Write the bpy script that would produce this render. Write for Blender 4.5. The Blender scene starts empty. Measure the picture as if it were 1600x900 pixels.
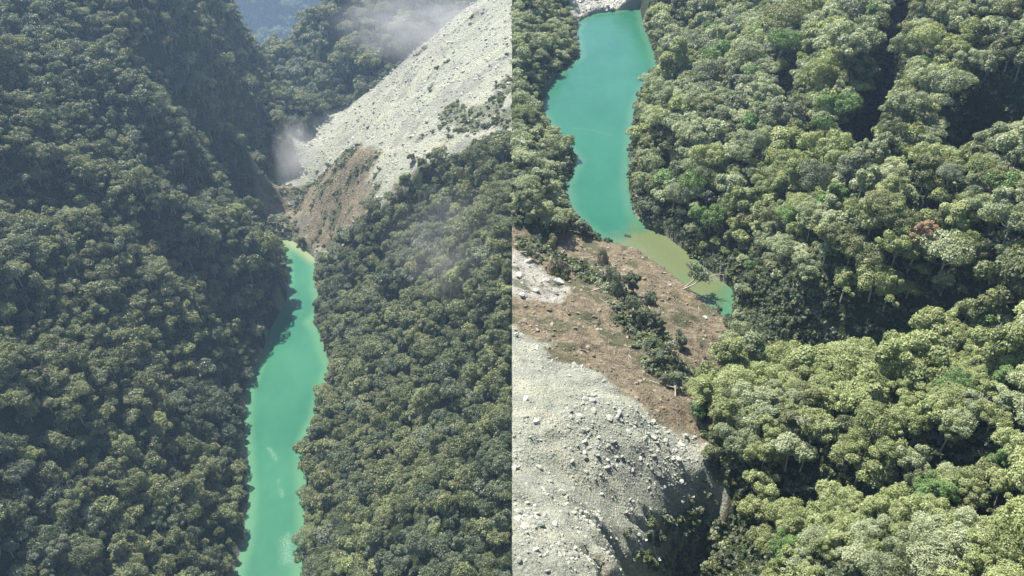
import bpy, math, random
import numpy as np

random.seed(7)
R = np.random.default_rng(7)
S = bpy.context.scene
COL = S.collection
TAU = 2 * math.pi

# ------------------------------------------------------------------ camera, sky, sun, exposure
PITCH, VFOV, ZC = 34.0, 36.0, 520.0
cam_d = bpy.data.cameras.new('camera')
cam = bpy.data.objects.new('camera', cam_d)
COL.objects.link(cam)
cam.location = (0, 0, ZC)
cam.rotation_euler = (math.radians(90 - PITCH), 0, 0)
cam_d.sensor_fit = 'HORIZONTAL'
cam_d.angle = 2 * math.atan(math.tan(math.radians(VFOV / 2)) * 16 / 9)
cam_d.clip_start = 1.0
cam_d.clip_end = 20000
S.camera = cam

SUN_EL, SUN_AZ = 58.0, -36.0          # azimuth measured from the view direction, negative = from the left
world = bpy.data.worlds.new('World')
S.world = world
world.use_nodes = True
wn = world.node_tree
bg = wn.nodes['Background']
sky = wn.nodes.new('ShaderNodeTexSky')
sky.sky_type = 'NISHITA'
sky.sun_disc = False
sky.sun_elevation = math.radians(SUN_EL)
sky.sun_rotation = math.radians(SUN_AZ)
sky.altitude = 600
wn.links.new(sky.outputs[0], bg.inputs[0])
bg.inputs[1].default_value = 0.095
sun_d = bpy.data.lights.new('sun', 'SUN')
sun_d.energy = 5.0
sun_d.angle = math.radians(0.5)
sun_d.color = (1.0, 0.95, 0.86)
sun = bpy.data.objects.new('sun', sun_d)
COL.objects.link(sun)
sun.rotation_euler = (math.radians(-(90 - SUN_EL)), 0, math.radians(-SUN_AZ))
sun.location = (0, 600, 1500)
S.view_settings.view_transform = 'Standard'
S.view_settings.look = 'None'
S.view_settings.gamma = 1
S.view_settings.use_curve_mapping = False
S.view_settings.exposure = 1.34
S.cycles.max_bounces = 5
S.cycles.diffuse_bounces = 3
S.cycles.transmission_bounces = 2
S.cycles.volume_bounces = 0
S.cycles.transparent_max_bounces = 6
S.cycles.use_denoising = True
HAZE = 0.00009

# ------------------------------------------------------------------ projection helpers
F = 450 / math.tan(math.radians(VFOV / 2))
cP, sP = math.cos(math.radians(PITCH)), math.sin(math.radians(PITCH))
ZR = 300.0                            # water level of the right-hand valley


def unproj(px, py, z):
    u = (px - 800) / F
    v = (py - 450) / F
    D = (ZC - z) / (sP + v * cP)
    return np.array([u * D, (cP - v * sP) * D, z])


def proj(x, y, z):
    D = y * cP + (ZC - z) * sP
    v = (y * sP - (ZC - z) * cP) / D
    return 800 + F * x / D, 450 - F * v, D


# ------------------------------------------------------------------ numpy noise
def _hash(ix, iy, seed):
    h = (ix.astype(np.int64) * 374761393 + iy.astype(np.int64) * 668265263 + seed * 1442695041) & 0xffffffff
    h = ((h ^ (h >> 13)) * 1274126177) & 0xffffffff
    return ((h ^ (h >> 16)) & 0xffff) / 65535.0


def vnoise(x, y, seed=0):
    ix, iy = np.floor(x), np.floor(y)
    fx, fy = x - ix, y - iy
    fx = fx * fx * fx * (fx * (fx * 6 - 15) + 10)
    fy = fy * fy * fy * (fy * (fy * 6 - 15) + 10)
    a = _hash(ix, iy, seed); b = _hash(ix + 1, iy, seed)
    c = _hash(ix, iy + 1, seed); d = _hash(ix + 1, iy + 1, seed)
    return (a + (b - a) * fx) * (1 - fy) + (c + (d - c) * fx) * fy - 0.5


def fbm(x, y, scale, octaves=4, seed=0, gain=0.5, ridged=False):
    t = 0; amp = 1
    for i in range(octaves):
        n = vnoise(x / scale + 17.3 * i, y / scale - 9.1 * i, seed + i)
        if ridged:
            n = 0.5 - np.abs(n) * 2
        t = t + n * amp
        amp *= gain; scale /= 2.03
    return t


def sstep(a, b, x):
    t = np.clip((x - a) / (b - a), 0, 1)
    return t * t * (3 - 2 * t)


def poly_sd(P, x, y):
    """signed distance to polygon P, negative inside"""
    d2 = np.full(x.shape, 1e18); inside = np.zeros(x.shape, bool)
    n = len(P)
    for i in range(n):
        ax, ay = P[i]; bx, by = P[(i + 1) % n]
        ex, ey = bx - ax, by - ay
        t = np.clip(((x - ax) * ex + (y - ay) * ey) / (ex * ex + ey * ey + 1e-9), 0, 1)
        d2 = np.minimum(d2, (x - ax - t * ex) ** 2 + (y - ay - t * ey) ** 2)
        c = ((ay > y) != (by > y)) & (x < (bx - ax) * (y - ay) / (by - ay + 1e-12) + ax)
        inside ^= c
    d = np.sqrt(d2)
    return np.where(inside, -d, d)


def line_d(P, x, y):
    d2 = np.full(x.shape, 1e18)
    for i in range(len(P) - 1):
        ax, ay = P[i][:2]; bx, by = P[i + 1][:2]
        ex, ey = bx - ax, by - ay
        t = np.clip(((x - ax) * ex + (y - ay) * ey) / (ex * ex + ey * ey + 1e-9), 0, 1)
        d2 = np.minimum(d2, (x - ax - t * ex) ** 2 + (y - ay - t * ey) ** 2)
    return np.sqrt(d2)


class TPS:
    def __init__(self, pts, sc, lam=0.002):
        P = np.array(pts, float); self.sc = sc
        self.xy = P[:, :2] / sc
        n = len(P)
        K = self._k(self.xy, self.xy) + np.eye(n) * lam
        Q = np.hstack([np.ones((n, 1)), self.xy])
        A = np.block([[K, Q], [Q.T, np.zeros((3, 3))]])
        self.w = np.linalg.solve(A, np.concatenate([P[:, 2], np.zeros(3)]))

    def _k(self, a, b):
        r2 = ((a[:, None, :] - b[None, :, :]) ** 2).sum(-1)
        return 0.5 * r2 * np.log(r2 + 1e-12)

    def __call__(self, x, y):
        sh = x.shape
        q = np.stack([x.ravel(), y.ravel()], 1) / self.sc
        out = np.empty(len(q))
        for i in range(0, len(q), 20000):
            c = q[i:i + 20000]
            out[i:i + 20000] = self._k(c, self.xy) @ self.w[:-3] + self.w[-3] + c @ self.w[-2:]
        return out.reshape(sh)


# ------------------------------------------------------------------ the two gorges (control points are heights in metres)
RIV_L = [(360, 930), (372, 890), (385, 850), (393, 780), (388, 720), (385, 660), (390, 610), (402, 580), (416, 545), (420, 520),
         (436, 495), (448, 470), (452, 430), (450, 400), (438, 372),
         (455, 381), (472, 391), (488, 404), (493, 425), (490, 450), (497, 478), (494, 490), (481, 503), (495, 520), (501, 545),
         (513, 575), (501, 610), (492, 650), (472, 690), (471, 740), (473, 800), (476, 850), (464, 905), (455, 930)]
RIV_R = [(1147, 500), (1110, 476), (1070, 440), (1030, 410), (990, 387), (940, 373), (907, 347), (890, 325), (884, 290), (903, 250),
         (888, 228), (866, 210), (846, 172), (850, 142), (876, 114), (907, 88), (900, 50), (908, 32), (930, 22), (1000, 12),
         (1004, 40), (1021, 80), (1028, 110), (1002, 140), (989, 180), (984, 230), (980, 290), (990, 335), (1003, 352), (1040, 370),
         (1076, 398), (1112, 428), (1142, 452)]
rivL = np.array([unproj(a, b, 0)[:2] for a, b in RIV_L])
rivR = np.array([unproj(a, b, ZR)[:2] for a, b in RIV_R])

CL = [  # left slope
    (0, 900, 96), (150, 900, 66), (280, 900, 32), (0, 1050, 60), (200, 1050, 30), (0, 750, 120), (150, 750, 86), (300, 750, 33),
    (0, 600, 145), (150, 600, 112), (300, 600, 48), (0, 520, 155), (200, 500, 104), (320, 500, 66), (400, 505, 20),
    (396, 385, 54), (375, 388, 70), (280, 370, 114), (200, 375, 128), (0, 400, 172),
    (0, 300, 186), (150, 300, 168), (280, 300, 118), (350, 300, 62), (378, 318, 20), (385, 282, 22), (425, 330, 3), (425, 300, 4), (445, 262, 6), (470, 225, 8),
    (0, 200, 215), (150, 200, 192), (290, 200, 155), (375, 200, 105), (440, 205, 48),
    (0, 100, 236), (180, 100, 216), (290, 100, 180), (372, 100, 125),
    (0, 0, 262), (150, 0, 252), (270, 0, 232), (0, -120, 300), (300, -120, 275), (-200, 400, 230), (-200, 0, 330), (-200, 800, 160),
    (350, 60, 150), (405, 112, 90), (462, 170, 38), (495, 195, 16),
    # right slope
    (600, 400, 69), (700, 400, 118), (799, 400, 158), (600, 600, 45), (700, 600, 86), (799, 600, 121), (540, 640, 20),
    (600, 800, 50), (700, 800, 84), (799, 800, 115), (600, 900, 49), (700, 900, 80), (799, 900, 110), (799, 1050, 105),
    (799, 500, 140), (560, 480, 34), (550, 400, 42),
    # slide
    (434, 300, 6), (492, 398, 5), (450, 355, 5), (500, 300, 46), (500, 235, 22), (600, 300, 120), (700, 200, 164), (700, 100, 152),
    (600, 200, 103), (600, 150, 91), (510, 178, 20), (753, 0, 184), (683, 53, 138), (613, 113, 94), (557, 157, 57), (799, -30, 216), (799, 100, 204), (799, 200, 186),
    (799, 300, 172), (700, 300, 146), (540, 350, 52)]
ctlL = [tuple(unproj(a, b, c)) for a, b, c in CL]
ctlL += [tuple(unproj(a, b, 2.0)) for a, b in RIV_L[::2]]
ctlL += [(-350, 1300, -60), (-480, 1320, -30), (-620, 1300, 0), (-750, 1000, 340), (-430, 1240, -10), (-520, 1180, 120), (-300, 1270, -20),
         (-250, 1260, -15), (-130, 1290, 30), (-60, 1280, 120), (0, 1290, 150), (60, 1037, 250), (60, 500, 200),
         tuple(unproj(455, 100, -5)), tuple(unproj(480, 50, 37)), tuple(unproj(520, 0, 82)), tuple(unproj(560, -50, 120)),
         (-330, 1640, -60), (-450, 1560, -110), (-200, 1750, -20), tuple(unproj(520, 150, 0)), tuple(unproj(600, 90, 52)),
         tuple(unproj(700, 0, 128)), (0, 1420, 210), (0, 1560, 240), (-700, 1700, -200), (-420, 2000, -420), (-700, 2100, -430),
         (-100, 2100, -300), (-500, 2700, -850), (-1200, 2700, -850), (0, 2700, -800), (-1400, 1900, -200),
         tuple(unproj(400, 85, -840)), tuple(unproj(400, 0, -640)), tuple(unproj(310, 0, -620)), tuple(unproj(310, 80, -820)),
         tuple(unproj(500, 0, -700)), tuple(unproj(480, 85, -850)), tuple(unproj(650, 0, -650)), (-1400, 5200, 50), (-300, 5200, 0), (0, 5200, 50),
         (-2000, 4000, -300), (-2000, 3000, -600), (60, 4200, -500)]
CR = [  # left bank and debris slope
    (950, -5, 3), (850, 0, 18), (800, 0, 34), (800, 100, 26), (800, 200, 19), (862, 60, 9), (800, 300, 16), (862, 280, 6),
    (950, -60, 12), (1100, -60, 50), (800, -100, 60), (1000, -150, 45),
    (850, 385, 13), (800, 380, 21), (800, 450, 29), (900, 450, 21), (1000, 450, 10), (1060, 480, 7), (800, 550, 43), (900, 550, 36),
    (1000, 550, 24), (1095, 550, 10), (800, 700, 60), (900, 700, 53), (1000, 700, 43), (1080, 700, 33), (800, 900, 80),
    (900, 900, 76), (940, 850, 68), (800, 1050, 90), (1000, 900, 52), (1080, 860, 17), (1150, 900, 14), (1120, 790, 22),
    (1100, 720, 35), (1150, 1000, 20),
    # right bank
    (1140, 645, 25), (1200, 600, 4), (1165, 540, 3), (1180, 490, 3), (1260, 415, 36), (1300, 400, 48), (1240, 560, 6), (1210, 400, 24),
    (1030, 172, 15), (1050, 230, 19), (1042, 300, 13), (1080, 340, 11), (1100, 250, 27),
    (1100, 100, 20), (1200, 100, 42), (1300, 100, 55), (1400, 100, 65), (1600, 100, 82), (1100, 0, 25), (1300, 0, 60), (1600, 0, 100),
    (1600, -100, 118), (1300, -100, 80), (1150, 250, 32), (1300, 250, 47), (1450, 250, 58), (1600, 250, 68), (1800, 250, 95),
    (1400, 400, 54), (1500, 400, 60), (1600, 400, 68), (1380, 510, 34), (1500, 500, 49), (1600, 500, 55), (1250, 668, 34),
    (1350, 632, 46), (1450, 600, 54), (1600, 600, 63), (1300, 750, 48), (1450, 750, 62), (1600, 750, 76), (1300, 900, 56),
    (1450, 900, 72), (1600, 900, 86), (1200, 800, 30), (1200, 900, 36), (1220, 700, 40), (1800, 600, 95), (1800, 900, 120), (1400, 1050, 70)]
ctlR = [tuple(unproj(a, b, c + ZR) - np.array([0, 0, ZR])) for a, b, c in CR]
ctlR += [tuple(unproj(a, b, ZR + 1.5) - np.array([0, 0, ZR])) for a, b in RIV_R[::2]]
tpsL, tpsR = TPS(ctlL, 400), TPS(ctlR, 200)


def pline(pts, z):
    return [tuple(unproj(a, b, c + z)[:2]) for a, b, c in pts]


GUL_L = [(pline([(20, 330, 172), (120, 310, 170), (210, 330, 150), (330, 420, 100)], 0), 24, 22),
         (pline([(290, 90, 190), (330, 160, 160), (370, 220, 125), (400, 260, 95)], 0), 24, 26),
         (pline([(120, 60, 235), (200, 150, 200), (230, 240, 165)], 0), 12, 24),
         (pline([(560, 20, 90), (530, 90, 30)], 0), 22, 22),
         (pline([(60, 720, 122), (200, 700, 80), (330, 760, 25)], 0), 14, 16),
         (pline([(250, 560, 88), (330, 540, 60), (400, 560, 15)], 0), 14, 14),
         (pline([(640, 330, 110), (700, 400, 112), (660, 460, 85), (560, 520, 30)], 0), 9, 14),
         (pline([(790, 640, 112), (700, 720, 84), (560, 830, 35)], 0), 9, 14)]
RDG_L = [(pline([(0, 470, 165), (200, 370, 128), (330, 350, 108), (405, 385, 58)], 0), 16, 22),
         (pline([(0, 230, 208), (150, 290, 170), (280, 330, 130)], 0), 10, 16),
         (pline([(500, 110, 40), (590, 30, 90)], 0), 18, 20), (pline([(475, 120, 10), (520, 50, 60)], 0), 14, 16),
         (pline([(455, 285, 18), (500, 262, 44), (560, 262, 84)], 0), 15, 24)]
GUL_R = [(pline([(1420, -20, 72), (1390, 80, 62), (1350, 180, 52), (1325, 250, 47)], ZR), 24, 8),
         (pline([(1600, 150, 78), (1540, 190, 68), (1470, 230, 60), (1410, 290, 54)], ZR), 26, 11),
         (pline([(1230, 120, 42), (1225, 200, 36)], ZR), 7, 6),
         (pline([(1600, 460, 60), (1500, 470, 50), (1380, 480, 45), (1260, 520, 18)], ZR), 13, 8),
         (pline([(1580, 700, 70), (1430, 740, 60), (1330, 760, 48), (1230, 780, 34)], ZR), 14, 7),
         (pline([(1500, 330, 58), (1400, 340, 52), (1290, 370, 44)], ZR), 14, 8)]


def heightL(x, y):
    z = tpsL(x, y)
    d = poly_sd(rivL, x, y)
    far = sstep(1150, 1700, y) * (1 + 2.0 * sstep(2400, 3200, y))
    for P, dep, w in GUL_L:
        z = z - dep * np.exp(-(line_d(P, x, y) / w) ** 2)
    for P, dep, w in RDG_L:
        z = z + dep * np.exp(-(line_d(P, x, y) / w) ** 2)
    sl = slideL(x, y)
    rough = (1 - 0.93 * sl) * sstep(0, 60, d)
    z = z + rough * ((fbm(x, y, 120, 4, 3, .5, True) * (16 + 40 * far) + fbm(x, y, 420, 3, 6, .5, True) * 70 * sstep(2300, 3000, y)))
    z = z + sl * (fbm(x * 0.8 + y * 0.5, y * 0.3 - x * 0.1, 26, 4, 9) * 3.0) + (1 - rough) * fbm(x, y, 9, 3, 21) * .9
    z = np.maximum(z, 1.0 + 0.25 * np.clip(d, 0, 6)) if y.max() < 1200 else np.where(y < 1200, np.maximum(z, 1.0), z)
    b = sstep(-1.0, 7.0, d)
    return np.where(y < 1230, -3 + (z + 3) * b, z)


SHADE_RAV_PIX = [(1100, 722, 34), (1060, 744, 38), (1010, 755, 44), (985, 768, 48), (935, 792, 60), (918, 822, 66), (940, 860, 70), (955, 930, 75), (960, 1060, 82), (1190, 1060, 34),
           (1180, 900, 34), (1160, 800, 28), (1140, 735, 34)]
shadeRavP = np.array([unproj(a, b, c + ZR)[:2] for a, b, c in SHADE_RAV_PIX])  # added ravine, its wall shades the rubble in place of a tree shadow
RAV2_PIX = [(1150, 470, 3), (1180, 455, 8), (1215, 420, 26), (1250, 435, 34), (1280, 480, 28), (1300, 545, 16), (1260, 600, 12), (1190, 600, 8), (1155, 560, 4)]
rav2P = np.array([unproj(a, b, c + ZR)[:2] for a, b, c in RAV2_PIX])


def hitR(px, py):
    t = np.linspace(80, 900, 1600); u, v = (px - 800) / F, (py - 450) / F
    x, y, z = u * t, (cP - v * sP) * t, ZC - ZR - (sP + v * cP) * t
    k = np.argmax(tpsR(x, y) >= z)
    return x[k], y[k]


PITS = []      # steep hollows whose walls throw the deep shadows on the right-hand slopes
for P_, dep_ in (([(1400, 0), (1440, 10), (1425, 90), (1405, 160), (1375, 225), (1315, 270), (1325, 200), (1360, 110)], 32),
                 ([(1505, 150), (1560, 128), (1640, 110), (1650, 225), (1590, 238), (1530, 232), (1485, 212)], 36),
                 ([(1375, 300), (1440, 305), (1530, 335), (1515, 368), (1440, 362), (1375, 345)], 24),
                 ([(1205, 120), (1240, 118), (1250, 205), (1212, 215)], 14), ([(1235, 215), (1275, 200), (1270, 250), (1235, 262)], 12),
                 ([(1500, 440), (1600, 420), (1650, 470), (1600, 500), (1530, 490)], 15),
                 ([(1290, 745), (1350, 725), (1440, 745), (1430, 775), (1340, 790), (1290, 790)], 12),
                 ([(1500, 790), (1580, 770), (1650, 790), (1640, 830), (1540, 835)], 12),
                 ([(1240, 480), (1290, 470), (1300, 520), (1250, 540)], 14),
                 ([(1110, 130), (1150, 120), (1160, 150), (1115, 165)], 9), ([(1020, 215), (1060, 235), (1075, 285), (1035, 300), (1012, 270)], 14)):
    PITS.append((np.array([hitR(*q) for q in P_]), dep_))


def heightR(x, y):
    z = tpsR(x, y)
    wob = fbm(x, y, 14, 3, 141) * 8
    for P_, dep_ in PITS:
        z = z - dep_ * (1 - sstep(-6, 1.5, poly_sd(P_, x, y) + wob))
    z = z - 36 * (1 - sstep(-25, 2, poly_sd(shadeRavP, x, y) + fbm(x, y, 12, 5, 121, .62) * 9)) * (1 + .25 * fbm(x, y, 9, 4, 122, .6))
    z = z - 24 * (1 - sstep(-6, 1, poly_sd(rav2P, x, y)))
    d = poly_sd(rivR, x, y)
    for P, dep, w in GUL_R:
        z = z - dep * np.exp(-(line_d(P, x, y) / w) ** 2)
    deb = debrisR(x, y)[0]
    rough = (1 - deb) * sstep(0, 25, d)
    z = z + rough * fbm(x, y, 45, 4, 5, .5, True) * 5
    z = z + deb * (fbm(x, y, 18, 5, 41, .6) * 3.6 + fbm(x + y * .7, y * .3, 6, 3, 45, .6) * .9)
    z = np.maximum(z, 0.8 + 0.12 * np.clip(d, 0, 10))
    z = -2 + (z + 2) * sstep(-.5, 2.5, d)
    return z + ZR


# regions in picture outline -> ground plan.  The slide is bounded by lines on the ground.
SLIDE_PIX = [(412, 300, 6), (424, 345, 5), (446, 376, 3), (470, 388, 3), (492, 404, 5), (526, 414, 18), (598, 374, 60), (668, 324, 108),
             (714, 286, 138), (760, 240, 165), (799, 196, 186), (850, 0, 230), (799, -15, 224), (643, 90, 126), (510, 172, 30),
             (466, 228, 10)]
slideP = np.array([unproj(a, b, c)[:2] for a, b, c in SLIDE_PIX[:10]] + [(60, 760), (60, 1230), (-45, 1215), (-100, 1190), (-165, 1175), (-215, 1185), (-256, 1175)] + [unproj(462, 228, 10)[:2]])
TORN_PIX = [(400, 310, 6), (424, 350, 4), (460, 388, 3), (495, 410, 4), (560, 372, 52), (605, 318, 92), (580, 262, 92), (530, 240, 54), (470, 258, 22), (430, 290, 8)]
tornP = np.array([unproj(a, b, c)[:2] for a, b, c in TORN_PIX])
DEB_PIX = [(500, 352, 20), (850, 362, 14), (900, 352, 6), (940, 374, 1), (990, 388, 1), (1030, 411, 1), (1070, 441, 1), (1110, 477, 1), (1140, 500, 2),
           (1150, 520, 6), (1140, 570, 10), (1090, 610, 18), (1085, 660, 27), (1100, 700, 30), (1085, 745, 34), (1130, 790, 20), (1130, 1150, 15),
           (500, 1150, 95)]
debP = np.array([unproj(a, b, c + ZR)[:2] for a, b, c in DEB_PIX])
GREY_PIX = [(500, 500, 36), (800, 515, 38), (870, 560, 38), (950, 620, 36), (1020, 665, 36), (1100, 702, 32), (1100, 760, 32), (1120, 790, 20), (1120, 1150, 15), (500, 1150, 95)]
greyP = np.array([unproj(a, b, c + ZR)[:2] for a, b, c in GREY_PIX])
PALE_PIX = [(500, 400, 24), (830, 405, 19), (885, 440, 19), (880, 475, 24), (840, 470, 26), (780, 470, 32)]
paleP = np.array([unproj(a, b, c + ZR)[:2] for a, b, c in PALE_PIX])
SHORE_PIX = [(880, -20, 4), (880, 10, 3), (900, 34, 1), (930, 24, 1), (1000, 14, 1), (990, -20, 5)]
shoreP = np.array([unproj(a, b, c + ZR)[:2] for a, b, c in SHORE_PIX])


def slideL(x, y):
    return 1 - sstep(-8, 8, poly_sd(slideP, x, y) + fbm(x, y, 40, 4, 31) * 22)


def tornL(x, y):
    return 1 - sstep(-6, 6, poly_sd(tornP, x, y) + fbm(x, y, 30, 4, 33) * 26)


def debrisR(x, y):
    n = fbm(x, y, 14, 4, 51)
    a = 1 - sstep(-2, 2, poly_sd(debP, x, y) + n * 6)
    g = 1 - sstep(-2, 3, poly_sd(greyP, x, y) + n * 9)
    p = 1 - sstep(-2, 2, poly_sd(paleP, x, y) + n * 9)
    s = 1 - sstep(-2, 2, poly_sd(shoreP, x, y) + n * 6)
    return np.maximum(a, s), np.maximum(g, s * .9), np.maximum(p, s)


# ------------------------------------------------------------------ node helpers
def mat(name):
    m = bpy.data.materials.new(name); m.use_nodes = True
    nt = m.node_tree
    b = nt.nodes['Principled BSDF']
    return m, nt, b


def N(nt, kind, **kw):
    n = nt.nodes.new(kind)
    for k, v in kw.items():
        if k in n.inputs.keys():
            n.inputs[k].default_value = v
        else:
            setattr(n, k, v)
    return n


def ramp(nt, src, stops):
    r = nt.nodes.new('ShaderNodeValToRGB')
    el = r.color_ramp.elements
    while len(el) > len(stops):
        el.remove(el[-1])
    while len(el) < len(stops):
        el.new(1)
    for e, (p, c) in zip(el, stops):
        e.position = p; e.color = (*c, 1) if len(c) == 3 else c
    nt.links.new(src, r.inputs[0])
    return r.outputs[0]


def mix(nt, fac, a, b, mode='MIX'):
    m = nt.nodes.new('ShaderNodeMix'); m.data_type = 'RGBA'; m.blend_type = mode
    for i, s in ((0, fac), (6, a), (7, b)):
        if isinstance(s, (int, float)):
            m.inputs[i].default_value = s
        elif isinstance(s, tuple):
            m.inputs[i].default_value = (*s, 1)
        else:
            nt.links.new(s, m.inputs[i])
    return m.outputs[2]


def noise(nt, vec, scale, detail=5, rough=.6, out=0):
    n = N(nt, 'ShaderNodeTexNoise', Scale=scale, Detail=detail, Roughness=rough)
    if vec is not None:
        nt.links.new(vec, n.inputs['Vector'])
    return n.outputs[out]


def mapping(nt, vec, scale=(1, 1, 1), rot=(0, 0, 0)):
    m = nt.nodes.new('ShaderNodeMapping')
    m.inputs['Scale'].default_value = scale; m.inputs['Rotation'].default_value = rot
    nt.links.new(vec, m.inputs['Vector'])
    return m.outputs[0]


def attr(nt, name, out='Fac'):
    a = nt.nodes.new('ShaderNodeAttribute'); a.attribute_name = name
    return a.outputs[out]


def math_n(nt, op, a, b=0.0):
    m = nt.nodes.new('ShaderNodeMath'); m.operation = op
    for i, s in ((0, a), (1, b)):
        if isinstance(s, (int, float)):
            m.inputs[i].default_value = s
        else:
            nt.links.new(s, m.inputs[i])
    return m.outputs[0]


def bump(nt, bsdf, h, dist, strength=1.0):
    b = N(nt, 'ShaderNodeBump', Strength=strength, Distance=dist)
    nt.links.new(h, b.inputs['Height'])
    nt.links.new(b.outputs[0], bsdf.inputs['Normal'])


# ------------------------------------------------------------------ materials
def ground_mat(name, fine):
    """forest floor, with scree / torn soil / pale rock where the ground carries those masks"""
    m, nt, b = mat(name)
    pos = nt.nodes.new('ShaderNodeNewGeometry').outputs['Position']
    base = ramp(nt, noise(nt, pos, .12 * fine, 6, .7), [(.3, (.012, .02, .008)), (.55, (.03, .045, .016)), (.8, (.06, .065, .03))])
    # grey scree, streaked down the slope
    st = mapping(nt, pos, (.22, 1.0, .22), (0, 0, .25))
    n1 = noise(nt, st, .05 * fine, 8, .65)
    n2 = noise(nt, pos, .45 * fine, 8, .75)
    n3 = noise(nt, pos, 1.6 * fine, 6, .8)
    grey = ramp(nt, n1, [(.3, (.25, .26, .215)), (.5, (.345, .355, .28)), (.7, (.43, .415, .315))])
    grey = mix(nt, .75, grey, ramp(nt, n2, [(.32, (.4, .42, .42)), (.5, (.9, .9, .88)), (.72, (1.25, 1.2, 1.1))]), 'MULTIPLY')
    grey = mix(nt, .8, grey, ramp(nt, n3, [(.3, (.5, .5, .5)), (.5, (1, 1, 1)), (.7, (1.3, 1.3, 1.3))]), 'MULTIPLY')
    soil = ramp(nt, noise(nt, pos, .16 * fine, 8, .72), [(.3, (.05, .043, .028)), (.43, (.13, .105, .066)), (.56, (.21, .17, .11)), (.75, (.36, .31, .21))])
    soil = mix(nt, .7, soil, ramp(nt, n3, [(.3, (.35, .35, .35)), (.5, (.95, .95, .95)), (.7, (1.4, 1.4, 1.4))]), 'MULTIPLY')
    pale = ramp(nt, n3, [(.3, (.17, .165, .15)), (.55, (.38, .365, .31)), (.8, (.52, .5, .44))])
    c = mix(nt, attr(nt, 'bare'), base, soil)
    c = mix(nt, attr(nt, 'scree'), c, grey)
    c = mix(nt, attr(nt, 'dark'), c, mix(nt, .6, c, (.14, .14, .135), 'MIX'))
    c = mix(nt, attr(nt, 'pale'), c, pale)
    c = mix(nt, attr(nt, 'moss'), c, (.06, .07, .03))
    nt.links.new(c, b.inputs['Base Color'])
    b.inputs['Roughness'].default_value = .9
    b.inputs['Specular IOR Level'].default_value = .2
    v = N(nt, 'ShaderNodeTexVoronoi', Scale=.55 * fine); nt.links.new(pos, v.inputs['Vector'])
    h = math_n(nt, 'ADD', n2, math_n(nt, 'MULTIPLY', v.outputs[0], .5))
    h = math_n(nt, 'ADD', h, math_n(nt, 'MULTIPLY', n3, .4))
    bump(nt, b, h, 2.2 / fine, 1.0)
    return m


def water_mat(name, right):
    m, nt, b = mat(name)
    pos = nt.nodes.new('ShaderNodeNewGeometry').outputs['Position']
    n = noise(nt, mapping(nt, pos, (1, .5, 1)), .02 if not right else .03, 5, .6)
    if right:
        c = ramp(nt, n, [(.3, (.013, .088, .05)), (.7, (.022, .115, .066))])
    else:
        c = ramp(nt, n, [(.3, (.022, .105, .062)), (.7, (.042, .145, .086))])
    shallow = (.08, .18, .095) if not right else (.06, .14, .085)
    c = mix(nt, math_n(nt, 'MULTIPLY', attr(nt, 'shallow'), .7), c, shallow)
    c = mix(nt, attr(nt, 'mud'), c, (.11, .12, .052) if right else (.2, .22, .11))
    foam = math_n(nt, 'MULTIPLY', attr(nt, 'foam'), ramp(nt, noise(nt, pos, .9, 6, .8), [(.45, (0, 0, 0)), (.62, (1, 1, 1))]))
    c = mix(nt, foam, c, (.3, .4, .3))
    nt.links.new(c, b.inputs['Base Color'])
    b.inputs['Roughness'].default_value = .16
    b.inputs['Specular IOR Level'].default_value = .22 if right else .08
    bump(nt, b, noise(nt, mapping(nt, pos, (1, .6, 1)), .5, 5, .65), .35, .5 if right else .18)
    return m


def leaf_mat(name, dark, lite, warm):
    m, nt, b = mat(name)
    oi = nt.nodes.new('ShaderNodeObjectInfo')
    r = math_n(nt, 'ADD', math_n(nt, 'MULTIPLY', attr(nt, 'tone'), .55), math_n(nt, 'MULTIPLY', oi.outputs['Random'], .45))
    c = ramp(nt, r, [(.1, dark), (.55, lite), (.95, warm)])
    nt.links.new(c, b.inputs['Base Color'])
    b.inputs['Roughness'].default_value = .5
    b.inputs['Specular IOR Level'].default_value = .45
    tr = nt.nodes.new('ShaderNodeBsdfTranslucent')
    nt.links.new(mix(nt, 1.0, c, (1.25, 1.2, .6), 'MULTIPLY'), tr.inputs[0])
    ms = nt.nodes.new('ShaderNodeMixShader'); ms.inputs[0].default_value = .3
    nt.links.new(b.outputs[0], ms.inputs[1]); nt.links.new(tr.outputs[0], ms.inputs[2])
    nt.links.new(ms.outputs[0], nt.nodes['Material Output'].inputs[0])
    return m


PAL = {  # measured as albedo
    'grey-green': leaf_mat('leaf_grey_green', (.075, .095, .06), (.16, .19, .12), (.26, .28, .19)),
    'dark green': leaf_mat('leaf_dark_green', (.04, .062, .034), (.10, .13, .07), (.17, .20, .11)),
    'olive': leaf_mat('leaf_olive', (.06, .078, .032), (.155, .18, .078), (.27, .285, .14)),
    'yellow-green': leaf_mat('leaf_yellow_green', (.145, .175, .07), (.28, .325, .135), (.38, .42, .21)),
    'bright green': leaf_mat('leaf_bright_green', (.07, .13, .04), (.14, .23, .07), (.22, .32, .11)),
    'rusty brown': leaf_mat('leaf_rusty', (.17, .115, .065), (.34, .24, .15), (.44, .33, .22)),
    'pale green': leaf_mat('leaf_pale_green', (.14, .17, .09), (.31, .355, .205), (.42, .45, .295)),
    'withered grey': leaf_mat('leaf_withered', (.11, .10, .065), (.19, .175, .12), (.28, .26, .19)),
}
PALN = list(PAL)


def bark_mat(name, a, bb):
    m, nt, b = mat(name)
    pos = nt.nodes.new('ShaderNodeTexCoord').outputs['Object']
    c = ramp(nt, noise(nt, mapping(nt, pos, (2, 2, .5)), 1.5, 5, .7), [(.3, a), (.7, bb)])
    nt.links.new(c, b.inputs['Base Color'])
    b.inputs['Roughness'].default_value = .85
    return m


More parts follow.
